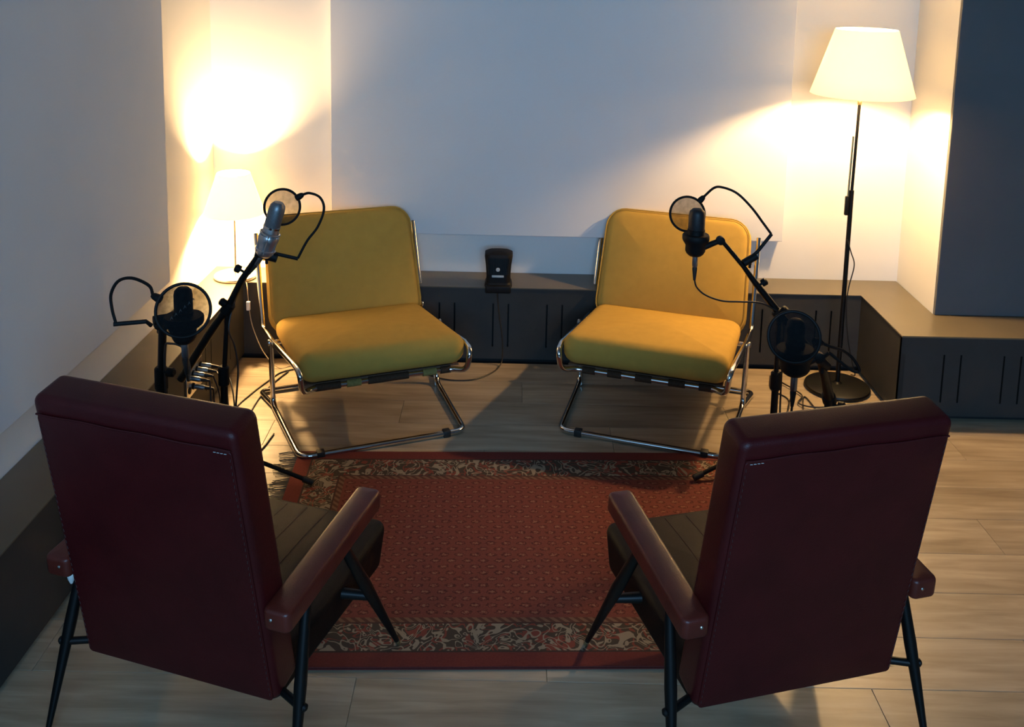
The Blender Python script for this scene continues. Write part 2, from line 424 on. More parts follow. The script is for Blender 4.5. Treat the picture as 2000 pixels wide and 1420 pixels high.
panel_with_slots('front_panel', RBX-bx0, sl, frame_m((bx0, BFR, 0), (1, 0, 0), (0, 1, 0)))
# left run
L_end = Vector((fx(BFR), BFR, 0)); L_start = Vector((fx(-2.4), -2.4, 0)); LL = (L_end-L_start).length
sl = []; k = -30
while k < 6:
    for q in (0, 0.0665):
        s_ = LL - 0.50 + 0.2352*k*1.0 + q
        if LL-1.5 < s_ < LL-0.05: sl.append(s_)
    k += 1
sl.sort()
panel_with_slots('front_panel', LL, sl, frame_m(L_start, L_end-L_start, (-1, 0, 0)))
# right return and right front run
panel_with_slots('front_panel', BFR-RFR, [], frame_m((RBX, BFR, 0), (0, -1, 0), (1, 0, 0)))
sl = []
for k in range(11):
    for q in (0, 0.0665): sl.append(0.17+0.2352*k+q)
panel_with_slots('front_panel', 3.98-RBX, sl[:-2], frame_m((RBX, RFR, 0), (1, 0, 0), (0, 1, 0)))
ov = 0.002
def top_piece(poly):
    bm = BM(); add_prism(bm, poly, BP, BT)
    bmesh.ops.bevel(bm, geom=[e for e in bm.edges if all(v.co.z > BT-1e-4 for v in e.verts)], offset=0.002, segments=2, affect='EDGES')
    return obj('bench_top', bm, M_benchtop, bench, smooth=False)
e_ = 0.0015
top_piece([(wx(-2.4)+e_, -2.4), (fx(-2.4)+ov, -2.4), (fx(BFR)+ov, BFR-ov), (RBX-ov, BFR-ov), (RBX-ov, RFR-ov), (3.985, RFR-ov), (3.985, DARK+0.011), (RET-0.012, DARK+0.011), (RET-0.003, BACK-e_), (wx(BACK)+e_, BACK-e_)])
bm = BM()
kk = 0.028
add_prism(bm, [(wx(-2.4)+e_, -2.4), (fx(-2.4)-kk, -2.4), (fx(BFR)-kk, BFR+kk), (wx(BFR)+e_, BFR+kk)], 0.0, 0.3)
add_prism(bm, [(fx(BFR)-kk, BFR+kk), (RBX+kk, BFR+kk), (RBX+kk, BACK-e_), (wx(BACK)+e_, BACK-e_)], 0.0, 0.3)
add_prism(bm, [(RBX+kk, RFR+kk), (3.98, RFR+kk), (3.98, DARK), (RBX+kk, DARK)], 0.0, 0.3)
add_prism(bm, [(RBX+kk, DARK), (RET-0.02, DARK), (RET-0.02, BFR+kk), (RBX+kk, BFR+kk)], 0.0, 0.3)
obj('plinth', bm, M_void, bench, smooth=False, label='black recessed plinth under the bench')

# ------------------------------------------------------------------ rug
RUG_C = (0.105, 2.806); RUG_A = math.radians(2.0)
rug = thing('rug', 'red oriental rug with cream scroll border and fringed ends on wood floor', 'rug', (*RUG_C, 0), RUG_A)
bm = BM(); add_box(bm, -RUG_HX, RUG_HX, -RUG_HY, RUG_HY, 0.0005, 0.007)
bmesh.ops.bevel(bm, geom=[e for e in bm.edges if all(v.co.z > 0.006 for v in e.verts)], offset=0.003, segments=2, affect='EDGES')
obj('pile', bm, M_rug, rug)
for s in (-1, 1):
    bm = BM()
    for i in range(150):
        y = -RUG_HY + 0.008 + (2*RUG_HY-0.016)*i/149
        a, b_, c = random.uniform(-.006, .006), random.uniform(-.014, .014), random.uniform(0.045, 0.075)
        clump = 0.010*math.sin(i*0.9)
        add_tube(bm, [(s*(RUG_HX-0.002), y, 0.0045), (s*(RUG_HX+c*0.5), y+a+clump*0.5, 0.0035), (s*(RUG_HX+c), y+b_+clump, 0.0025)], [0.0017, 0.0011], 4)
    obj('fringe', bm, M_fringe, rug, kind='stuff')

# ------------------------------------------------------------------ mustard easy chairs on chromed sled frames
def yellow_chair(loc, ang, label, strap_mats):
    t = thing('lounge_chair', label, 'chair', (*loc, 0), math.radians(ang), 'mustard lounge chairs')
    R = 0.0105
    side = lambda s: [(s*0.343, 0.838, 0.600), (s*0.341, 0.672, 0.246), (s*0.334, 0.47, 0.266), (s*0.318, 0.035, 0.345), (s*0.312, -0.040, 0.345), (s*0.302, -0.030, 0.262), (s*0.255, 0.012, 0.258)]
    pts = fillet(side(-1) + side(1)[::-1], [0, .035, .02, .02, .045, .05, .03, .03, .05, .045, .02, .02, .035, 0], 6)
    obj('seat_frame', tube(pts, R, 12), M_chrome, t)
    leg = lambda s: [(s*0.342, 0.446, 0.276), (s*0.336, 0.446, 0.0115), (s*0.308, -0.002, 0.0115)]
    pts = fillet(leg(-1) + leg(1)[::-1], [0, .045, .045, .045, .045, 0], 7)
    obj('sled_base', tube(pts, R, 12), M_chrome, t)
    pts = fillet([(-0.331, 0.42, 0.0115), (-0.368, 0.582, 0.0115), (0.368, 0.582, 0.0115), (0.331, 0.42, 0.0115)], 0.03, 6)
    obj('rear_runner', tube(pts, R*0.95, 12), M_chrome, t)
    bm = BM(); add_tube(bm, [(-0.325, 0.50, 0.248), (0.325, 0.50, 0.248)], R*0.9, 10)
    add_tube(bm, [(-0.322, 0.795, 0.50), (0.322, 0.795, 0.50)], R*0.8, 10)
    obj('cross_tube', bm, M_chrome, t)
    for s in (-1, 1):
        obj('foot_pad', bevel(box(s*0.235-0.014, s*0.235+0.014, -0.016, 0.013, 0.0005, 0.026), 0.003), M_rubber, t)
        obj('pivot_bolt', lathe([(0.004, -0.004), (0.012, -0.002), (0.012, 0.004), (0.006, 0.008)], 14, (s*0.348, 0.446, 0.270), (s, 0, 0)), M_steel, t)
    # woven support and its wrapped straps
    bm = BM()
    sec = [(0.015, 0.274), (0.30, 0.248), (0.56, 0.222), (0.66, 0.216), (0.72, 0.25), (0.745, 0.31), (0.845, 0.52)]
    for (b0, z0), (b1, z1) in zip(sec, sec[1:]):
        v = [bm.verts.new(p) for p in ((-0.285, b0, z0), (0.285, b0, z0), (0.285, b1, z1), (-0.285, b1, z1))]; bm.faces.new(v)
    bmesh.ops.remove_doubles(bm, verts=bm.verts[:], dist=1e-5)
    bmesh.ops.solidify(bm, geom=bm.faces[:], thickness=0.006)
    obj('webbing', bm, M_brown, t)
    for u, hw, m in strap_mats:
        bm = BM(); prof = []
        for k in range(13):
            a = math.radians(70 + 220*k/12); prof.append((0.012+0.0135*math.cos(a), 0.258+0.0135*math.sin(a)))
        prof = [(0.16, 0.276), (0.03, 0.276)] + prof + [(0.03, 0.241), (0.16, 0.262)]
        la = [[bm.verts.new((u+s_*hw, b0, z0)) for s_ in (-1, 1)] for b0, z0 in prof]
        for p, q in zip(la, la[1:]): bm.faces.new((p[0], p[1], q[1], q[0]))
        bmesh.ops.solidify(bm, geom=bm.faces[:], thickness=0.0022)
        obj('strap', bm, m, t)
    # seat cushion: x right, y back, thick upwards; sits between the side tubes
    def fs(p):
        x, y, z = p; yy = (y+0.305)/0.61
        sag = 0.010*math.cos(x*9.0)*yy
        lift = 0.335 - 0.285
        zz = z*(1.0-0.30*yy) + 0.282 - 0.052*yy
        return Vector((x, y+0.305-0.02, zz + 0.006*math.sin(x*14+1.0)*(1-yy)*(z/0.12) + (0.006*math.sin(y*25)*abs(x) if z > .05 else 0)))
    sc = pad(0.612, 0.625, 0.122, 0.055, 0.050, 0.020, 0.0, fn=fs)
    cush = obj('seat_cushion', sc, M_mustard, t)
    # back cushion leaning on the back tubes
    d = Vector((0, 0.185, 0.385)).normalized(); org = Vector((0, 0.613, 0.226)); hgt = 0.495
    mb = frame_m(org + d*hgt/2, (1, 0, 0), d)
    bcush = pad(0.634, hgt, 0.105, 0.085, 0.040, 0.016, 0.008, taper=0.03)
    xform(bcush, mb @ Matrix.Translation((0, 0, -0.055)))
    bc = obj('back_cushion', bcush, M_mustard, t)
    # piped seam round the front face of the back cushion
    pts = [mb @ Vector((x*(1-0.03*(y/hgt)), y, 0.042)) for x, y in rrect(0.622, hgt-0.012, 0.08, 6)]
    obj('piping', tube(pts, 0.0028, 6, closed=True), M_mustard, bc)
    return t
yellow_chair((-0.437, 3.381), 21.9, 'mustard yellow chrome lounge chair on the left, beside the table lamp corner', ((-0.205, 0.045, M_brown), (-0.112, 0.026, M_olive), (0.015, 0.075, M_brown), (0.170, 0.026, M_olive), (0.232, 0.020, M_brown)))
yellow_chair((0.501, 3.425), -17.2, 'mustard yellow chrome lounge chair on the right, beside the tall floor lamp', ((-0.205, 0.024, M_brown), (-0.108, 0.026, M_brown), (0.0, 0.030, M_brown), (0.122, 0.030, M_brown), (0.228, 0.026, M_brown)))

# ------------------------------------------------------------------ dark red vinyl armchairs, backs to the camera
def red_chair(loc, ang, label, inner, white_sleeve=False):
    t = thing('armchair', label, 'armchair', (*loc, 0), math.radians(ang), 'red vinyl armchairs')
    # backrest
    up = Vector((0, -0.132, 0.669)); H_ = up.length; up.normalize()
    org = Vector((0, 0.0, 0.194)); m = frame_m(org + up*H_/2, (1, 0, 0), up)       # local z points backwards
    m2 = frame_m(org + up*H_/2, (-1, 0, 0), up)                                    # local z points forwards
    body = pad(0.492, H_+0.012, 0.088, 0.022, 0.016, 0.016, 0.0, taper=0.026)
    back = obj('backrest', xform(body, m2 @ Matrix.Translation((0, 0.004, 0.0))), M_vinyl, t)
    rp = pad(0.470, H_-0.036, 0.005, 0.010, 0.0022, 0.002, 0.0, taper=0.026)
    rear = obj('rear_panel', xform(rp, m @ Matrix.Translation((0, -0.014, -0.0015))), M_vinyl, t)
    # welt along the top seam, stitches down both sides
    pts = [m @ Vector((x, H_/2-0.030+0.0012*math.sin(x*40), 0.004)) for x in [(-0.232+0.464*i/24) for i in range(25)]]
    obj('welt', tube(pts, 0.0022, 6), M_vinyl, back)
    bm = BM()
    for s in (-1, 1):
        for i in range(40):
            y = -H_/2+0.02+(H_-0.075)*i/39; x = s*(0.2300*(1-0.026*y/H_))
            p = m @ Vector((x, y, 0.0042)); q = m @ Vector((x+s*0.001, y+0.0075, 0.0042))
            add_tube(bm, [p, q], 0.0009, 4)
    obj('stitching', bm, M_thread, back, kind='stuff')
    bm = BM()
    s = inner
    for i in range(4):
        add_tube(bm, [m @ Vector((s*(0.222-0.008*i), H_/2-0.037, 0.005)), m @ Vector((s*(0.2165-0.008*i), H_/2-0.0375, 0.005))], 0.0008, 4)
    obj('corner_stitching', bm, M_print, back, kind='stuff')
    # seat block
    def fseat(p):
        x, y, z = p; f = (y+0.275)/0.55                 # 0 rear .. 1 front
        yy = 0.018 + f*0.535 + (0.05*(z/0.12)*max(0, f-0.7)/0.3)
        return Vector((x, yy, 0.168 - 0.008*f + z*(0.80+0.22*f)))
    seat = obj('seat', pad(0.468, 0.55, 0.112, 0.03, 0.022, 0.012, 0.0, fn=fseat), M_seatvinyl, t)
    bm = BM()
    for i in range(-3, 4):
        x = i*0.062
        pts = []
        for j in range(13):
            y = -0.25+0.5*j/12; q_ = min(1.0, (0.275-abs(y))/0.1, (0.234-abs(x))/0.1)
            ins = min(0.234-abs(x), 0.275-abs(y)); f = max(0, min(1, (ins-0.022)/(0.234-0.022)/0.96))
            pts.append(fseat(Vector((x, y, 0.112+0.012*(1-(1-f)**2)+0.0004))))
        add_tube(bm, pts, 0.0009, 5)
    obj('seat_seam', bm, M_thread, seat, label='raised channel seams across the seat')
    # armrests
    for s in (-1, 1):
        a = Vector((s*0.258, -0.052, 0.425)); b_ = Vector((s*0.294, 0.392, 0.462)); d = b_-a
        ma = frame_m((a+b_)/2, (1, 0, 0), d)
        p = pad(0.064, d.length, 0.050, 0.016, 0.010, 0.002, 0.0)
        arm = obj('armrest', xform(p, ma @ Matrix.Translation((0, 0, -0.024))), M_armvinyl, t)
        obj('button', lathe([(0.0035, -0.002), (0.0035, 0.001), (0.001, 0.0025)], 10, a + Vector((s*0.008, -0.002, 0.006)), (0, -1, 0.1)), M_steel, arm)
        # legs
        top, foot = Vector((s*0.288, 0.225, 0.432)), Vector((s*0.316, 0.468, 0.022))
        lg = obj('leg', tube([top, top.lerp(foot, .40), foot], [0.0125, 0.0155, 0.0065], 12), M_blackmetal, t)
        dr = (foot-top).normalized()
        obj('foot_tip', tube([foot - dr*0.004, foot + dr*0.016, foot + dr*0.024], [0.0075, 0.0055, 0.003], 10), M_brass, lg)
        top2, foot2 = Vector((s*0.286, 0.062, 0.432)), Vector((s*0.314, -0.060, 0.022))
        lg2 = obj('leg', tube([top2, top2.lerp(foot2, .45), foot2], [0.0105, 0.0140, 0.0065], 12), M_blackmetal, t)
        dr = (foot2-top2).normalized()
        obj('foot_tip', tube([foot2 - dr*0.004, foot2 + dr*0.016, foot2 + dr*0.024], [0.0075, 0.0055, 0.003], 10), M_brass, lg2)
        # short steel brackets that carry the seat between the legs
        pa, pb = top.lerp(foot, .50), top2.lerp(foot2, .55)
        obj('seat_bracket', tube([pa, (s*0.225, pa.y-0.02, pa.z+0.004)], [0.011, 0.015], 10), M_blackmetal, lg)
        obj('seat_bracket', tube([pb, (s*0.236, pb.y+0.03, pb.z)], 0.009, 10), M_blackmetal, lg2)
        obj('bolt', lathe([(0.009, 0), (0.009, 0.006), (0.004, 0.010)], 10, pb + Vector((s*0.010, 0, 0)), (s, -0.4, 0)), M_blackmetal, t)
        if white_sleeve and s < 0:
            c = top2.lerp(foot2, 0.20) + Vector((-0.012, -0.016, 0))
            bm = BM(); add_lathe(bm, [(0.0095, 0.012), (0.0105, 0.010), (0.008, -0.004), (0.003, -0.016)], 12, c, (0, 0, 1))
            obj('cap', bm, M_white, t, label='small white cap under the left armrest')
    return t
red_chair((-0.710, 1.975), -17.5, 'dark red vinyl armchair seen from behind on the left, close to the bench', 1, True)
red_chair((0.656, 1.973), 15.5, 'dark red vinyl armchair seen from behind on the right, on open floor', -1)

# ------------------------------------------------------------------ lamps
def ring_profile_shade(r0, z0, r1, z1, th=0.0025):
    return [(r0, z0), ((r0+r1)/2, (z0+z1)/2), (r1, z1), (r1-th, z1), ((r0+r1)/2-th, (z0+z1)/2), (r0-th, z0), (r0, z0)]
t = thing('floor_lamp', 'tall floor lamp with white cone shade on black pole in right corner', 'floor lamp', (1.40, 3.955, 0))
obj('base', lathe([(0.118, 0.0), (0.133, 0.003), (0.135, 0.010), (0.132, 0.017), (0.118, 0.022), (0.02, 0.027), (0.012, 0.034)], 48), M_blackmetal, t)
obj('pole', tube([(0, 0, 0.03), (0, 0, 0.86)], 0.0095, 14), M_blackmetal, t)
obj('upper_pole', tube([(0, 0, 0.85), (0.006, 0, 1.30)], 0.0062, 12), M_blackmetal, t)
obj('switch', bevel(box(-0.024, -0.008, -0.008, 0.008, 0.755, 0.835), 0.003), M_black, t)
obj('dimmer_rod', tube([(-0.014, 0, 0.83), (-0.010, 0, 1.085)], 0.0042, 8), M_brass, t)
obj('collar', lathe([(0.008, 1.215), (0.009, 1.217), (0.009, 1.238), (0.006, 1.242)], 14, (0.005, 0, 0)), M_brass, t)
sh = obj('lamp_shade', lathe(ring_profile_shade(0.203, 1.258, 0.121, 1.520), 64, (0.012, 0, 0), cap=False), M_shade, t)
bm = BM()
for k in range(3):
    a = 2*PI*k/3+0.3; add_tube(bm, [(0.012, 0, 1.30), (0.012+0.188*math.cos(a), 0.188*math.sin(a), 1.302)], 0.0015, 6)
obj('spider', bm, M_steel, t)
obj('lamp_socket', lathe([(0.012, 1.295), (0.014, 1.30), (0.014, 1.335), (0.010, 1.338)], 14, (0.010, 0, 0)), M_black, t)
tag(obj('lamp_cord', tube(spline([(1.393, 3.945, 0.655), (1.412, 3.942, 0.60), (1.428, 3.94, 0.545), (1.414, 3.945, 0.45), (1.412, 3.95, 0.36), (1.432, 3.96, 0.22), (1.470, 3.99, 0.10), (1.500, 4.03, 0.03), (1.505, 4.09, 0.004)], 8), 0.0024, 6), M_cable),
    'thin dark cord hanging beside the floor lamp pole', 'cord')

t = thing('table_lamp', 'small table lamp with white cone shade standing on the bench in left corner', 'table lamp', (-1.204, 4.196, BT))
obj('base', lathe([(0.080, 0.0), (0.0925, 0.002), (0.094, 0.008), (0.091, 0.013), (0.02, 0.017), (0.008, 0.022)], 48), M_steel, t)
obj('pole', tube([(0, 0, 0.018), (0, 0, 0.34)], 0.0055, 12), M_steel, t)
obj('lamp_shade', lathe(ring_profile_shade(0.131, 0.292, 0.072, 0.470, 0.002), 56, cap=False), M_shade_small, t)
bm = BM()
for k in range(3):
    a = 2*PI*k/3+0.3; add_tube(bm, [(0, 0, 0.325), (0.118*math.cos(a), 0.118*math.sin(a), 0.327)], 0.0012, 6)
obj('spider', bm, M_steel, t)
obj('lamp_socket', lathe([(0.010, 0.32), (0.012, 0.325), (0.012, 0.355), (0.008, 0.358)], 14), M_black, t)
t2 = thing('lamp_cord', 'clear cord with inline switch dangling from the table lamp over the bench edge', 'cord', (0, 0, 0))
obj('cord', tube(spline([(-1.16, 4.165, 0.358), (-1.135, 4.122, 0.345), (-1.126, 4.105, 0.30), (-1.118, 4.10, 0.22), (-1.10, 4.09, 0.15), (-1.05, 4.06, 0.06), (-0.98, 4.03, 0.005), (-0.93, 4.06, 0.003)], 8), 0.0022, 6), M_clearcable, t2)
obj('switch', bevel(box(-1.131, -1.115, 4.091, 4.106, 0.235, 0.275), 0.003), M_white, t2)

# ------------------------------------------------------------------ microphone stands
def clutch(bm, p, r=0.017, L=0.05, axis=(0, 0, 1)):
    add_lathe(bm, [(r*0.7, -L/2), (r, -L/2+0.006), (r, L/2-0.006), (r*0.7, L/2)], 14, p, axis)
def knob(p, d, r=0.013):
    bm = BM(); add_lathe(bm, [(0.004, 0), (0.004, 0.014), (r, 0.016), (r, 0.032), (r*0.6, 0.036)], 12, p, d); return bm
def mic_stand(label, base, pole_top, clutch_z, legs, hub_z=0.11, leg_r=0.30, rug_dz=(0, 0, 0), boom=None, r_low=0.0125, r_up=0.0085):
    t = thing('microphone_stand', label, 'microphone stand', (base[0], base[1], 0), 0, 'black tripod microphone stands')
    obj('pole', tube([(0, 0, hub_z-0.03), (0, 0, clutch_z)], r_low, 12), M_blackmetal, t)
    top = Vector(pole_top) - Vector((base[0], base[1], 0))
    obj('upper_pole', tube([(0, 0, clutch_z-0.01), top], r_up, 12), M_blackmetal, t)
    bm = BM(); clutch(bm, (0, 0, clutch_z), 0.0185, 0.07); obj('clutch', bm, M_black, t)
    bm = BM(); clutch(bm, (0, 0, hub_z), 0.026, 0.06); obj('hub', bm, M_black, t)
    for a, dz in zip(legs, rug_dz):
        a = math.radians(a); c, s = math.cos(a), math.sin(a)
        lg = obj('leg', tube([(0.02*c, 0.02*s, hub_z), (leg_r*c, leg_r*s, 0.014+dz)], 0.0075, 10), M_blackmetal, t)
        d = (Vector((leg_r*c, leg_r*s, 0.013+dz)) - Vector((0.02*c, 0.02*s, hub_z))).normalized()
        e = Vector((leg_r*c, leg_r*s, 0.0135+dz))
        obj('rubber_foot', tube([e-d*0.03, e+d*0.006], 0.0115, 10), M_rubber, lg)
    if boom:
        pts, thick, kn = boom
        o = Vector((base[0], base[1], 0))
        P = [Vector(p)-o for p in pts]
        obj('boom', tube(P, thick, 12), M_blackmetal, t)
        bm = BM(); clutch(bm, top, 0.02, 0.045, P[-1]-P[0]); obj('boom_joint', bm, M_black, t)
        for p, d in kn: obj('knob', knob(Vector(p)-o, d), M_black, t)
    return t
# stand in front of the left yellow chair (boom crosses to the chair)
Bb = (-0.943, 3.126)
mic_stand('black boom microphone stand in front of the left yellow chair, rising beside the bench', Bb, (-0.925, 3.126, 0.612), 0.375, (-7, 113, 233), rug_dz=(0.007, 0, 0),
          boom=([(-1.088, 3.126, 0.357), (-0.985, 3.126, 0.527), (-0.920, 3.122, 0.622), (-0.874, 3.118, 0.715), (-0.843, 3.115, 0.765), (-0.806, 3.112, 0.822)], [0.0135, 0.0135, 0.0115, 0.0105, 0.0075, 0.006],
                [((-0.918, 3.115, 0.622), (-0.75, -0.2, 0.65)), ((-0.862, 3.11, 0.742), (-0.85, -0.1, 0.5))]))
# stand in front of the right yellow chair
Cb = (0.943, 3.272)
mic_stand('black boom microphone stand in front of the right yellow chair, below its boom', Cb, (0.940, 3.272, 0.575), 0.335, (199, 79, 319), rug_dz=(0.007, 0, 0),
          boom=([(1.040, 3.272, 0.468), (0.940, 3.272, 0.581), (0.853, 3.272, 0.686), (0.806, 3.270, 0.747), (0.728, 3.268, 0.836)], [0.0125, 0.0125, 0.011, 0.008, 0.0075],
                [((0.940, 3.26, 0.581), (0.5, -0.3, 0.8)), ((0.858, 3.262, 0.682), (0.75, -0.2, 0.6))]))
# stand beside the left red armchair
Ab = (-0.966, 2.62)
mic_stand('short black microphone stand beyond the left red armchair, next to the bench', Ab, (-0.950, 2.60, 0.765), 0.595, (20, 140, 260), leg_r=0.19, hub_z=0.12, r_low=0.017, r_up=0.0115,
          boom=([(-0.962, 2.612, 0.735), (-0.945, 2.595, 0.765), (-0.895, 2.545, 0.772)], [0.010, 0.010, 0.009], [((-0.950, 2.595, 0.625), (0.9, -0.3, 0.1))]))
# stand beside the right red armchair
Db = (0.932, 2.69)
mic_stand('short black microphone stand beyond the right red armchair, beside the floor lamp base', Db, (0.932, 2.69, 0.545), 0.44, (35, 155, 275), leg_r=0.20, hub_z=0.12, r_low=0.017, r_up=0.012,
          boom=([(0.946, 2.71, 0.505), (0.932, 2.685, 0.545), (0.886, 2.61, 0.650), (0.853, 2.56, 0.724)], [0.019, 0.015, 0.0125, 0.010], [((0.940, 2.68, 0.53), (0.8, -0.5, 0.1))]))

# ------------------------------------------------------------------ microphones
def microphone(label, top, bot, mats, cup_r, ring_r, r=0.0235, arm=None, cup_mat=None, cage=False):
    top, bot = Vector(top), Vector(bot); ax = (top-bot); L = ax.length; ax.normalize()
    t = thing('microphone', label, 'microphone', bot, 0, 'studio microphones')
    mb, mg, mr = mats; o = Vector((0, 0, 0))
    obj('body', lathe([(r*0.55, 0.0), (r*0.9, 0.004), (r, 0.010), (r, L*0.50), (r*0.98, L*0.52)], 24, o, ax), mb, t)
    obj('grille', lathe([(r*0.97, L*0.52), (r, L*0.54), (r, L*0.86), (r*0.9, L*0.94), (r*0.6, L*0.99), (r*0.2, L)], 24, o, ax), mg, t)
    obj('band', lathe([(r*1.0, L*0.505), (r*1.06, L*0.51), (r*1.06, L*0.545), (r*1.0, L*0.55)], 24, o, ax), mr, t)
    cm = cup_mat or mb
    cup = obj('shock_mount', lathe([(r*0.5, -0.006), (cup_r*0.62, -0.005), (cup_r*0.85, 0.002), (cup_r, 0.012), (cup_r, 0.032), (ring_r*0.96, 0.048), (ring_r, 0.054), (ring_r, 0.066), (ring_r*0.94, 0.070), (r*1.05, 0.070)], 24, o, ax), cm, t)
    if cage:
        for f in (0.12, 0.62):
            obj('ring', torus(cup_r*1.06, 0.0028, o + ax*(L*f*0.62+0.006), ax, 28, 6), M_silver, cup)
        side = ax.cross(Vector((0, 1, 0))).normalized(); fw = side.cross(ax)
        bm = BM()
        for k in range(6):
            a = 2*PI*k/6+0.4; q = side*math.cos(a)+fw*math.sin(a)
            add_tube(bm, [o+ax*(L*0.06)+q*cup_r*1.06, o+ax*(L*0.40)+q*cup_r*1.06], 0.0026, 6)
            q2 = side*math.cos(a+.5)+fw*math.sin(a+.5)
            add_tube(bm, [o+ax*(L*0.08)+q*cup_r*1.06, o+ax*(L*0.2)+q2*r], 0.0012, 5)
        obj('cradle_bars', bm, M_silver, cup)
    if arm:
        bm = BM(); a = Vector(arm)-bot
        add_tube(bm, [ax*0.012, a], [0.012, 0.009], 10); add_lathe(bm, [(0.008, -0.012), (0.0145, -0.010), (0.0145, 0.010), (0.008, 0.012)], 14, a, (0, 1, 0))
        obj('swivel', bm, M_black, t)
    return t
microphone('silver studio microphone in a silver cradle in front of the left yellow chair', (-0.744, 3.10, 0.984), (-0.796, 3.10, 0.806), (M_silver, M_grille, M_chrome), 0.030, 0.034, 0.0265, (-0.806, 3.108, 0.815), M_silver, True)
microphone('black studio microphone on a boom in front of the right yellow chair', (0.637, 3.262, 0.950), (0.636, 3.262, 0.790), (M_black, M_blackgrille, M_black), 0.034, 0.046, 0.028, (0.722, 3.268, 0.838))
microphone('black studio microphone facing the left red armchair, behind a round filter', (-0.857, 2.50, 0.905), (-0.857, 2.50, 0.757), (M_black, M_blackgrille, M_black), 0.032, 0.052, 0.0245, (-0.898, 2.548, 0.772))
microphone('black studio microphone facing the right red armchair, hidden behind a round filter', (0.778, 2.55, 0.835), (0.785, 2.55, 0.683), (M_black, M_blackgrille, M_black), 0.040, 0.052, 0.0245, (0.850, 2.557, 0.726))

# ------------------------------------------------------------------ pop filters
def pop_filter(label, c, r, nrm, neck, bracket, clamp_p, clamp_d, lug, gauze, logo=False, cl=0.026, cr=0.013):
    c = Vector(c); t = thing('pop_filter', label, 'pop filter', c, 0, 'round pop filters'); nrm = Vector(nrm).normalized(); o = Vector((0, 0, 0))
    obj('rim', torus(r-0.003, 0.0042, o, nrm, 48, 8), M_black, t)
    g = obj('gauze', lathe([(0.0001, 0.0012), (r*0.5, 0.0011), (r-0.003, 0.0006)], 40, o, nrm, cap=False), gauze, t)
    l = Vector(lug)-c; dl = l.normalized()
    obj('lug', lathe([(0.010, -0.010), (0.011, 0), (0.009, 0.012), (0.0055, 0.018)], 12, dl*(r+0.004), dl), M_black, t)
    P = spline([dl*(r+0.018)] + [Vector(p)-c for p in neck], 8)
    obj('gooseneck', tube(P, 0.0043, 8), M_black, t)
    bm = BM(); B = [Vector(p)-c for p in bracket]
    add_tube(bm, B, 0.0062, 8); obj('bracket', bm, M_black, t)
    cp = Vector(clamp_p)-c; d = Vector(clamp_d).normalized()
    bm = BM(); add_tube(bm, [cp-d*cl, cp+d*cl], cr, 10); add_tube(bm, [cp, cp+Vector((0, 0, -0.03))], 0.005, 8); obj('clamp', bm, M_black, t)
    if logo:
        side = nrm.cross(Vector((0, 0, 1))).normalized()*-1; upv = nrm.cross(side)
        if upv.z < 0: upv = -upv
        if side.x < 0: side = -side
        bm = BM()
        for i in range(6):
            b0 = side*(-0.030+0.011*i) + upv*(-0.018+0.0085*i) + nrm*0.003
            for q in (((-0.002, -0.004), (0.001, 0.005)), ((0.001, 0.005), (0.004, -0.002)), ((-0.0015, 0.0), (0.003, 0.0015))):
                add_tube(bm, [b0+side*q[0][0]+upv*q[0][1], b0+side*q[1][0]+upv*q[1][1]], 0.0006, 4)
        obj('lettering', bm, M_faint, g, kind='stuff', label='faint grey diagonal lettering')
    return t
pop_filter('large round black pop filter facing the left red armchair, neck curving to left', (-0.837, 2.44, 0.864), 0.0705, (0.30, -0.94, 0.34),
           [(-0.935, 2.47, 0.918), (-0.985, 2.49, 0.930), (-1.026, 2.50, 0.918), (-1.047, 2.50, 0.882), (-1.046, 2.50, 0.84), (-1.038, 2.50, 0.803)],
           [(-1.044, 2.50, 0.798), (-0.965, 2.52, 0.800), (-0.955, 2.53, 0.785)], (-0.935, 2.565, 0.790), (1, 0.6, 0), (-0.905, 2.45, 0.892), M_gauze_thick, True)
pop_filter('large round black pop filter facing the right red armchair, neck drooping to right', (0.755, 2.48, 0.812), 0.069, (-0.28, -0.94, 0.34),
           [(0.865, 2.51, 0.775), (0.905, 2.535, 0.755), (0.940, 2.55, 0.727), (0.962, 2.555, 0.690), (0.940, 2.56, 0.690), (0.880, 2.565, 0.735)],
           [(0.880, 2.565, 0.735), (0.868, 2.57, 0.722), (0.860, 2.575, 0.712)], (0.868, 2.575, 0.702), (0.6, 0.5, -0.6), (0.832, 2.50, 0.79), M_gauze_thick)
pop_filter('small round pop filter behind the silver microphone, facing the left yellow chair', (-0.753, 3.18, 0.946), 0.0615, (-0.05, 0.96, -0.27),
           [(-0.660, 3.175, 0.996), (-0.624, 3.165, 0.984), (-0.610, 3.155, 0.947), (-0.630, 3.15, 0.889), (-0.664, 3.145, 0.842), (-0.694, 3.14, 0.784)],
           [(-0.694, 3.14, 0.782), (-0.772, 3.12, 0.806), (-0.80, 3.112, 0.806)], (-0.792, 3.118, 0.800), (1, 0.05, -0.28), (-0.690, 3.18, 0.986), M_gauze, cl=0.036, cr=0.0165)
pop_filter('small round pop filter behind the boom microphone, facing the right yellow chair', (0.616, 3.33, 0.912), 0.0625, (0.05, 0.96, -0.27),
           [(0.700, 3.32, 1.008), (0.727, 3.31, 1.014), (0.775, 3.295, 0.998), (0.825, 3.285, 0.952), (0.868, 3.28, 0.898), (0.896, 3.278, 0.862)],
           [(0.898, 3.278, 0.862), (0.853, 3.275, 0.800), (0.815, 3.27, 0.764)], (0.828, 3.272, 0.772), (0.85, 0.1, 0.5), (0.664, 3.33, 0.968), M_gauze)

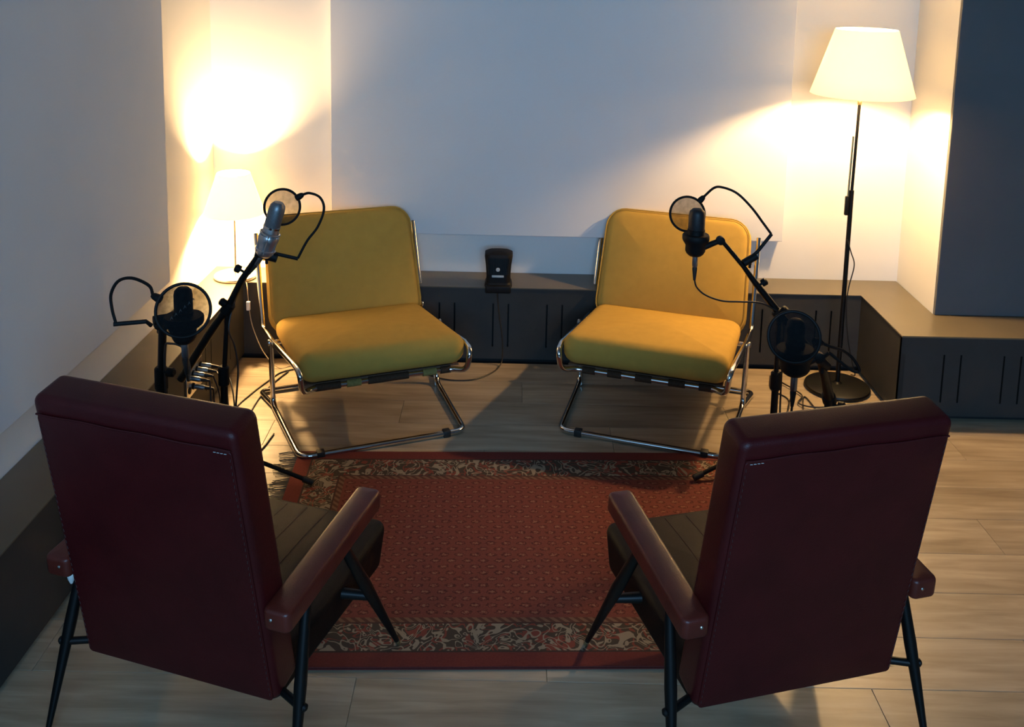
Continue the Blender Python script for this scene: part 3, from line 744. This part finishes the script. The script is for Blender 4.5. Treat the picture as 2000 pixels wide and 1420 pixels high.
# ------------------------------------------------------------------ portable speaker on the bench edge
sp = thing('speaker', 'small black speaker with pale emblem on the edge of the back bench', 'speaker', (-0.043, 4.165, BT))
def loft(secs, seg=5):
    bm = BM(); loops = []
    for z, w_, d_, R, yo in secs: loops.append([bm.verts.new((x, y+yo, z)) for x, y in rrect(w_, d_, R, seg)])
    n = len(loops[0])
    for a, b_ in zip(loops, loops[1:]):
        for k in range(n): bm.faces.new((a[k], a[(k+1) % n], b_[(k+1) % n], b_[k]))
    bm.faces.new(loops[0][::-1]); bm.faces.new(loops[-1]); return bm
obj('body', loft([(0.014, 0.108, 0.085, 0.02, 0.0), (0.05, 0.104, 0.085, 0.022, 0.0), (0.10, 0.112, 0.088, 0.024, 0.005), (0.135, 0.122, 0.090, 0.026, 0.009), (0.146, 0.120, 0.086, 0.026, 0.01), (0.152, 0.096, 0.07, 0.024, 0.011), (0.157, 0.05, 0.04, 0.018, 0.012), (0.158, 0.02, 0.02, 0.008, 0.012)]), M_black, sp)
bm = loft([(0.0, 0.116, 0.09, 0.022, 0.0), (0.006, 0.120, 0.096, 0.024, -0.001), (0.018, 0.116, 0.094, 0.024, 0.0), (0.024, 0.108, 0.086, 0.022, 0.0)])
obj('base', bm, M_black, sp)
lip = obj('front_lip', bevel(box(-0.055, 0.055, -0.062, -0.038, -0.018, 0.016), 0.006, 3), M_black, sp)
bm = BM()
for i in range(13):
    x = -0.042+0.007*i; add_tube(bm, [(x, -0.0445, 0.062), (x*1.06, -0.039, 0.10), (x*1.12, -0.037, 0.132)], 0.0014, 5)
obj('grille', bm, M_blackmetal, sp)
obj('emblem', lathe([(0.009, 0), (0.008, 0.0015), (0.001, 0.002)], 14, (-0.002, -0.0435, 0.084), (0, -1, 0.1)), M_print, sp, label='small pale grey emblem')
obj('nameplate', bevel(box(-0.028, 0.024, -0.0455, -0.0415, 0.049, 0.059), 0.0015), M_print, sp, label='pale grey nameplate')
tag(obj('speaker_cable', tube(spline([(-0.045, 4.108, 0.338), (-0.043, 4.122, 0.30), (-0.036, 4.126, 0.23), (-0.020, 4.126, 0.12), (-0.018, 4.12, 0.03), (-0.035, 4.08, 0.004), (-0.075, 4.01, 0.004), (-0.135, 3.958, 0.004), (-0.20, 3.945, 0.004), (-0.262, 3.955, 0.004), (-0.33, 3.99, 0.004)], 8), 0.0028, 6), M_cable),
    'thin black cable running from the speaker down the bench and across the floor', 'cable')

# ------------------------------------------------------------------ connector plate on the left bench and its plugs
def bxp(y, out, z): return (fx(y)+out, y, z)
cp = thing('connector_plate', 'small connector plate full of plugs on the front of the left bench', 'connector plate', bxp(3.50, 0, 0.19))
ang = math.atan(0.0225)
cp.rotation_euler = (0, 0, -ang)
obj('plate', bevel(box(0.0005, 0.004, -0.085, 0.085, -0.05, 0.06), 0.0012), M_steel, cp)
plug_spots = [(-0.06, 0.03), (-0.02, 0.03), (0.02, 0.03), (0.06, 0.03), (-0.06, -0.02), (-0.02, -0.02)]
for yy, zz in plug_spots:
    obj('socket', lathe([(0.0115, 0.003), (0.0125, 0.005), (0.0125, 0.008), (0.010, 0.009)], 14, (0, yy, zz), (1, 0, 0)), M_black, cp)
def plug_cable(label, i, path, r=0.0032):
    yy, zz = plug_spots[i]; y = 3.50+yy; x0 = fx(y)+0.0085; z = 0.19+zz
    t = thing('audio_cable', label, 'cable', (0, 0, 0), 0, 'black cables from the connector plate')
    obj('plug', lathe([(0.0085, 0), (0.0095, 0.002), (0.0095, 0.034), (0.007, 0.040)], 14, (x0, y, z), (1, 0, -0.12)), M_plug, t)
    obj('boot', lathe([(0.0070, 0.040), (0.0075, 0.044), (0.0045, 0.072)], 12, (x0, y, z), (1, 0, -0.12)), M_rubber, t)
    st = Vector((x0, y, z)) + Vector((1, 0, -0.12)).normalized()*0.072
    obj('cord', tube(spline([st] + [Vector(p) for p in path], 8), r, 6), M_cable, t)
plug_cable('black cable arching highest from the connector plate to the boom stand', 3, [(-1.035, 3.50, 0.195), (-0.99, 3.40, 0.14), (-0.965, 3.30, 0.05), (-0.93, 3.27, 0.004), (-0.88, 3.32, 0.004), (-0.86, 3.45, 0.004)])
plug_cable('black cable arching just below the topmost one from the connector plate', 2, [(-1.04, 3.46, 0.185), (-1.00, 3.36, 0.12), (-0.985, 3.27, 0.03), (-0.95, 3.22, 0.004), (-0.90, 3.20, 0.004)])
plug_cable('black cable drooping nearest the bench from the connector plate to the floor', 1, [(-1.06, 3.45, 0.16), (-1.04, 3.40, 0.08), (-1.03, 3.36, 0.004), (-1.0, 3.28, 0.004)])
plug_cable('black cable dropping from the near end plug of the connector plate', 0, [(-1.075, 3.40, 0.15), (-1.07, 3.36, 0.06), (-1.06, 3.30, 0.004), (-1.05, 3.18, 0.004)])
plug_cable('black cable in the lower row of the connector plate, falling to floor by bench', 5, [(-1.085, 3.47, 0.11), (-1.08, 3.46, 0.03), (-1.07, 3.43, 0.004), (-1.06, 3.35, 0.004)])

# ------------------------------------------------------------------ microphone cables
def mic_cable(label, start, d, path, r=0.0032):
    t = thing('microphone_cable', label, 'cable', (0, 0, 0), 0, 'microphone cables'); s = Vector(start); d = Vector(d).normalized()
    obj('plug', lathe([(0.0085, -0.012), (0.0095, -0.008), (0.0095, 0.034), (0.007, 0.038)], 14, s, d), M_plug, t)
    obj('boot', lathe([(0.0078, 0.038), (0.0088, 0.044), (0.0045, 0.085)], 12, s, d), M_rubber, t)
    obj('cord', tube(spline([s+d*0.084] + [Vector(p) for p in path], 8), r, 6), M_cable, t)
mic_cable('black cable from the microphone facing the left red armchair, looping to its stand', (-0.857, 2.50, 0.748), (0.04, 0, -1), [(-0.853, 2.51, 0.64), (-0.862, 2.55, 0.66), (-0.885, 2.57, 0.706), (-0.925, 2.585, 0.712), (-0.945, 2.597, 0.69), (-0.948, 2.60, 0.55), (-0.945, 2.60, 0.3), (-0.92, 2.62, 0.02), (-0.90, 2.70, 0.004), (-0.95, 2.95, 0.004)])
mic_cable('black cable sagging from the boom microphone across the right yellow chair', (0.637, 3.262, 0.782), (0.02, 0, -1), [(0.648, 3.26, 0.672), (0.680, 3.26, 0.645), (0.737, 3.26, 0.626), (0.80, 3.26, 0.624), (0.862, 3.262, 0.622), (0.905, 3.262, 0.606), (0.950, 3.262, 0.565), (0.960, 3.272, 0.45), (0.968, 3.28, 0.2), (0.99, 3.30, 0.03), (1.04, 3.36, 0.004), (1.09, 3.55, 0.004), (1.115, 3.68, 0.004), (1.155, 3.80, 0.004), (1.20, 3.90, 0.004)])
mic_cable('black cable dropping from the microphone facing the right red armchair', (0.785, 2.55, 0.668), (0.0, 0.05, -1), [(0.79, 2.57, 0.53), (0.81, 2.62, 0.35), (0.85, 2.70, 0.1), (0.90, 2.80, 0.008), (1.00, 3.05, 0.004), (1.12, 3.45, 0.004), (1.19, 3.72, 0.004), (1.235, 3.86, 0.004), (1.25, 3.75, 0.004), (1.28, 3.62, 0.004)])
mic_cable('black cable from the silver microphone, running down its boom stand', (-0.806, 3.115, 0.797), (-0.58, 0.16, -0.8), [(-0.872, 3.135, 0.70), (-0.905, 3.135, 0.63), (-0.917, 3.105, 0.55), (-0.902, 3.12, 0.48), (-0.895, 3.125, 0.40), (-0.905, 3.13, 0.28), (-0.915, 3.135, 0.12), (-0.93, 3.17, 0.02), (-0.945, 3.26, 0.004), (-0.985, 3.50, 0.004), (-0.99, 3.72, 0.004), (-0.965, 3.88, 0.004), (-0.93, 4.0, 0.004)])
tag(obj('floor_cable', tube(spline([(-1.02, 3.45, 0.0035), (-1.06, 3.62, 0.0035), (-1.03, 3.78, 0.0035), (-0.985, 3.92, 0.0035), (-0.955, 3.99, 0.0035), (-0.88, 4.03, 0.0035), (-0.7, 4.05, 0.0035), (-0.5, 4.02, 0.0035)], 8), 0.003, 6), M_cable),
    'dark cable lying on the floor behind the left yellow chair', 'cable')
tag(obj('floor_cable', tube(spline([(1.145, 4.06, 0.0035), (1.115, 3.93, 0.0035), (1.16, 3.84, 0.0035), (1.135, 3.74, 0.0035), (1.10, 3.68, 0.0035), (1.115, 3.60, 0.0035), (1.15, 3.50, 0.0035), (1.20, 3.4, 0.0035)], 8), 0.003, 6), M_cable),
    'dark cable looping on the floor between right yellow chair and floor lamp', 'cable')
tag(obj('floor_cable', tube(spline([(1.17, 3.99, 0.0095), (1.20, 3.93, 0.0095), (1.225, 3.86, 0.0095), (1.19, 3.79, 0.0095), (1.24, 3.755, 0.0095), (1.33, 3.765, 0.0095), (1.42, 3.79, 0.0095), (1.47, 3.80, 0.0095)], 8), 0.003, 6), M_cable),
    'thin brown-lit cable lying just in front of the floor lamp base', 'cable')
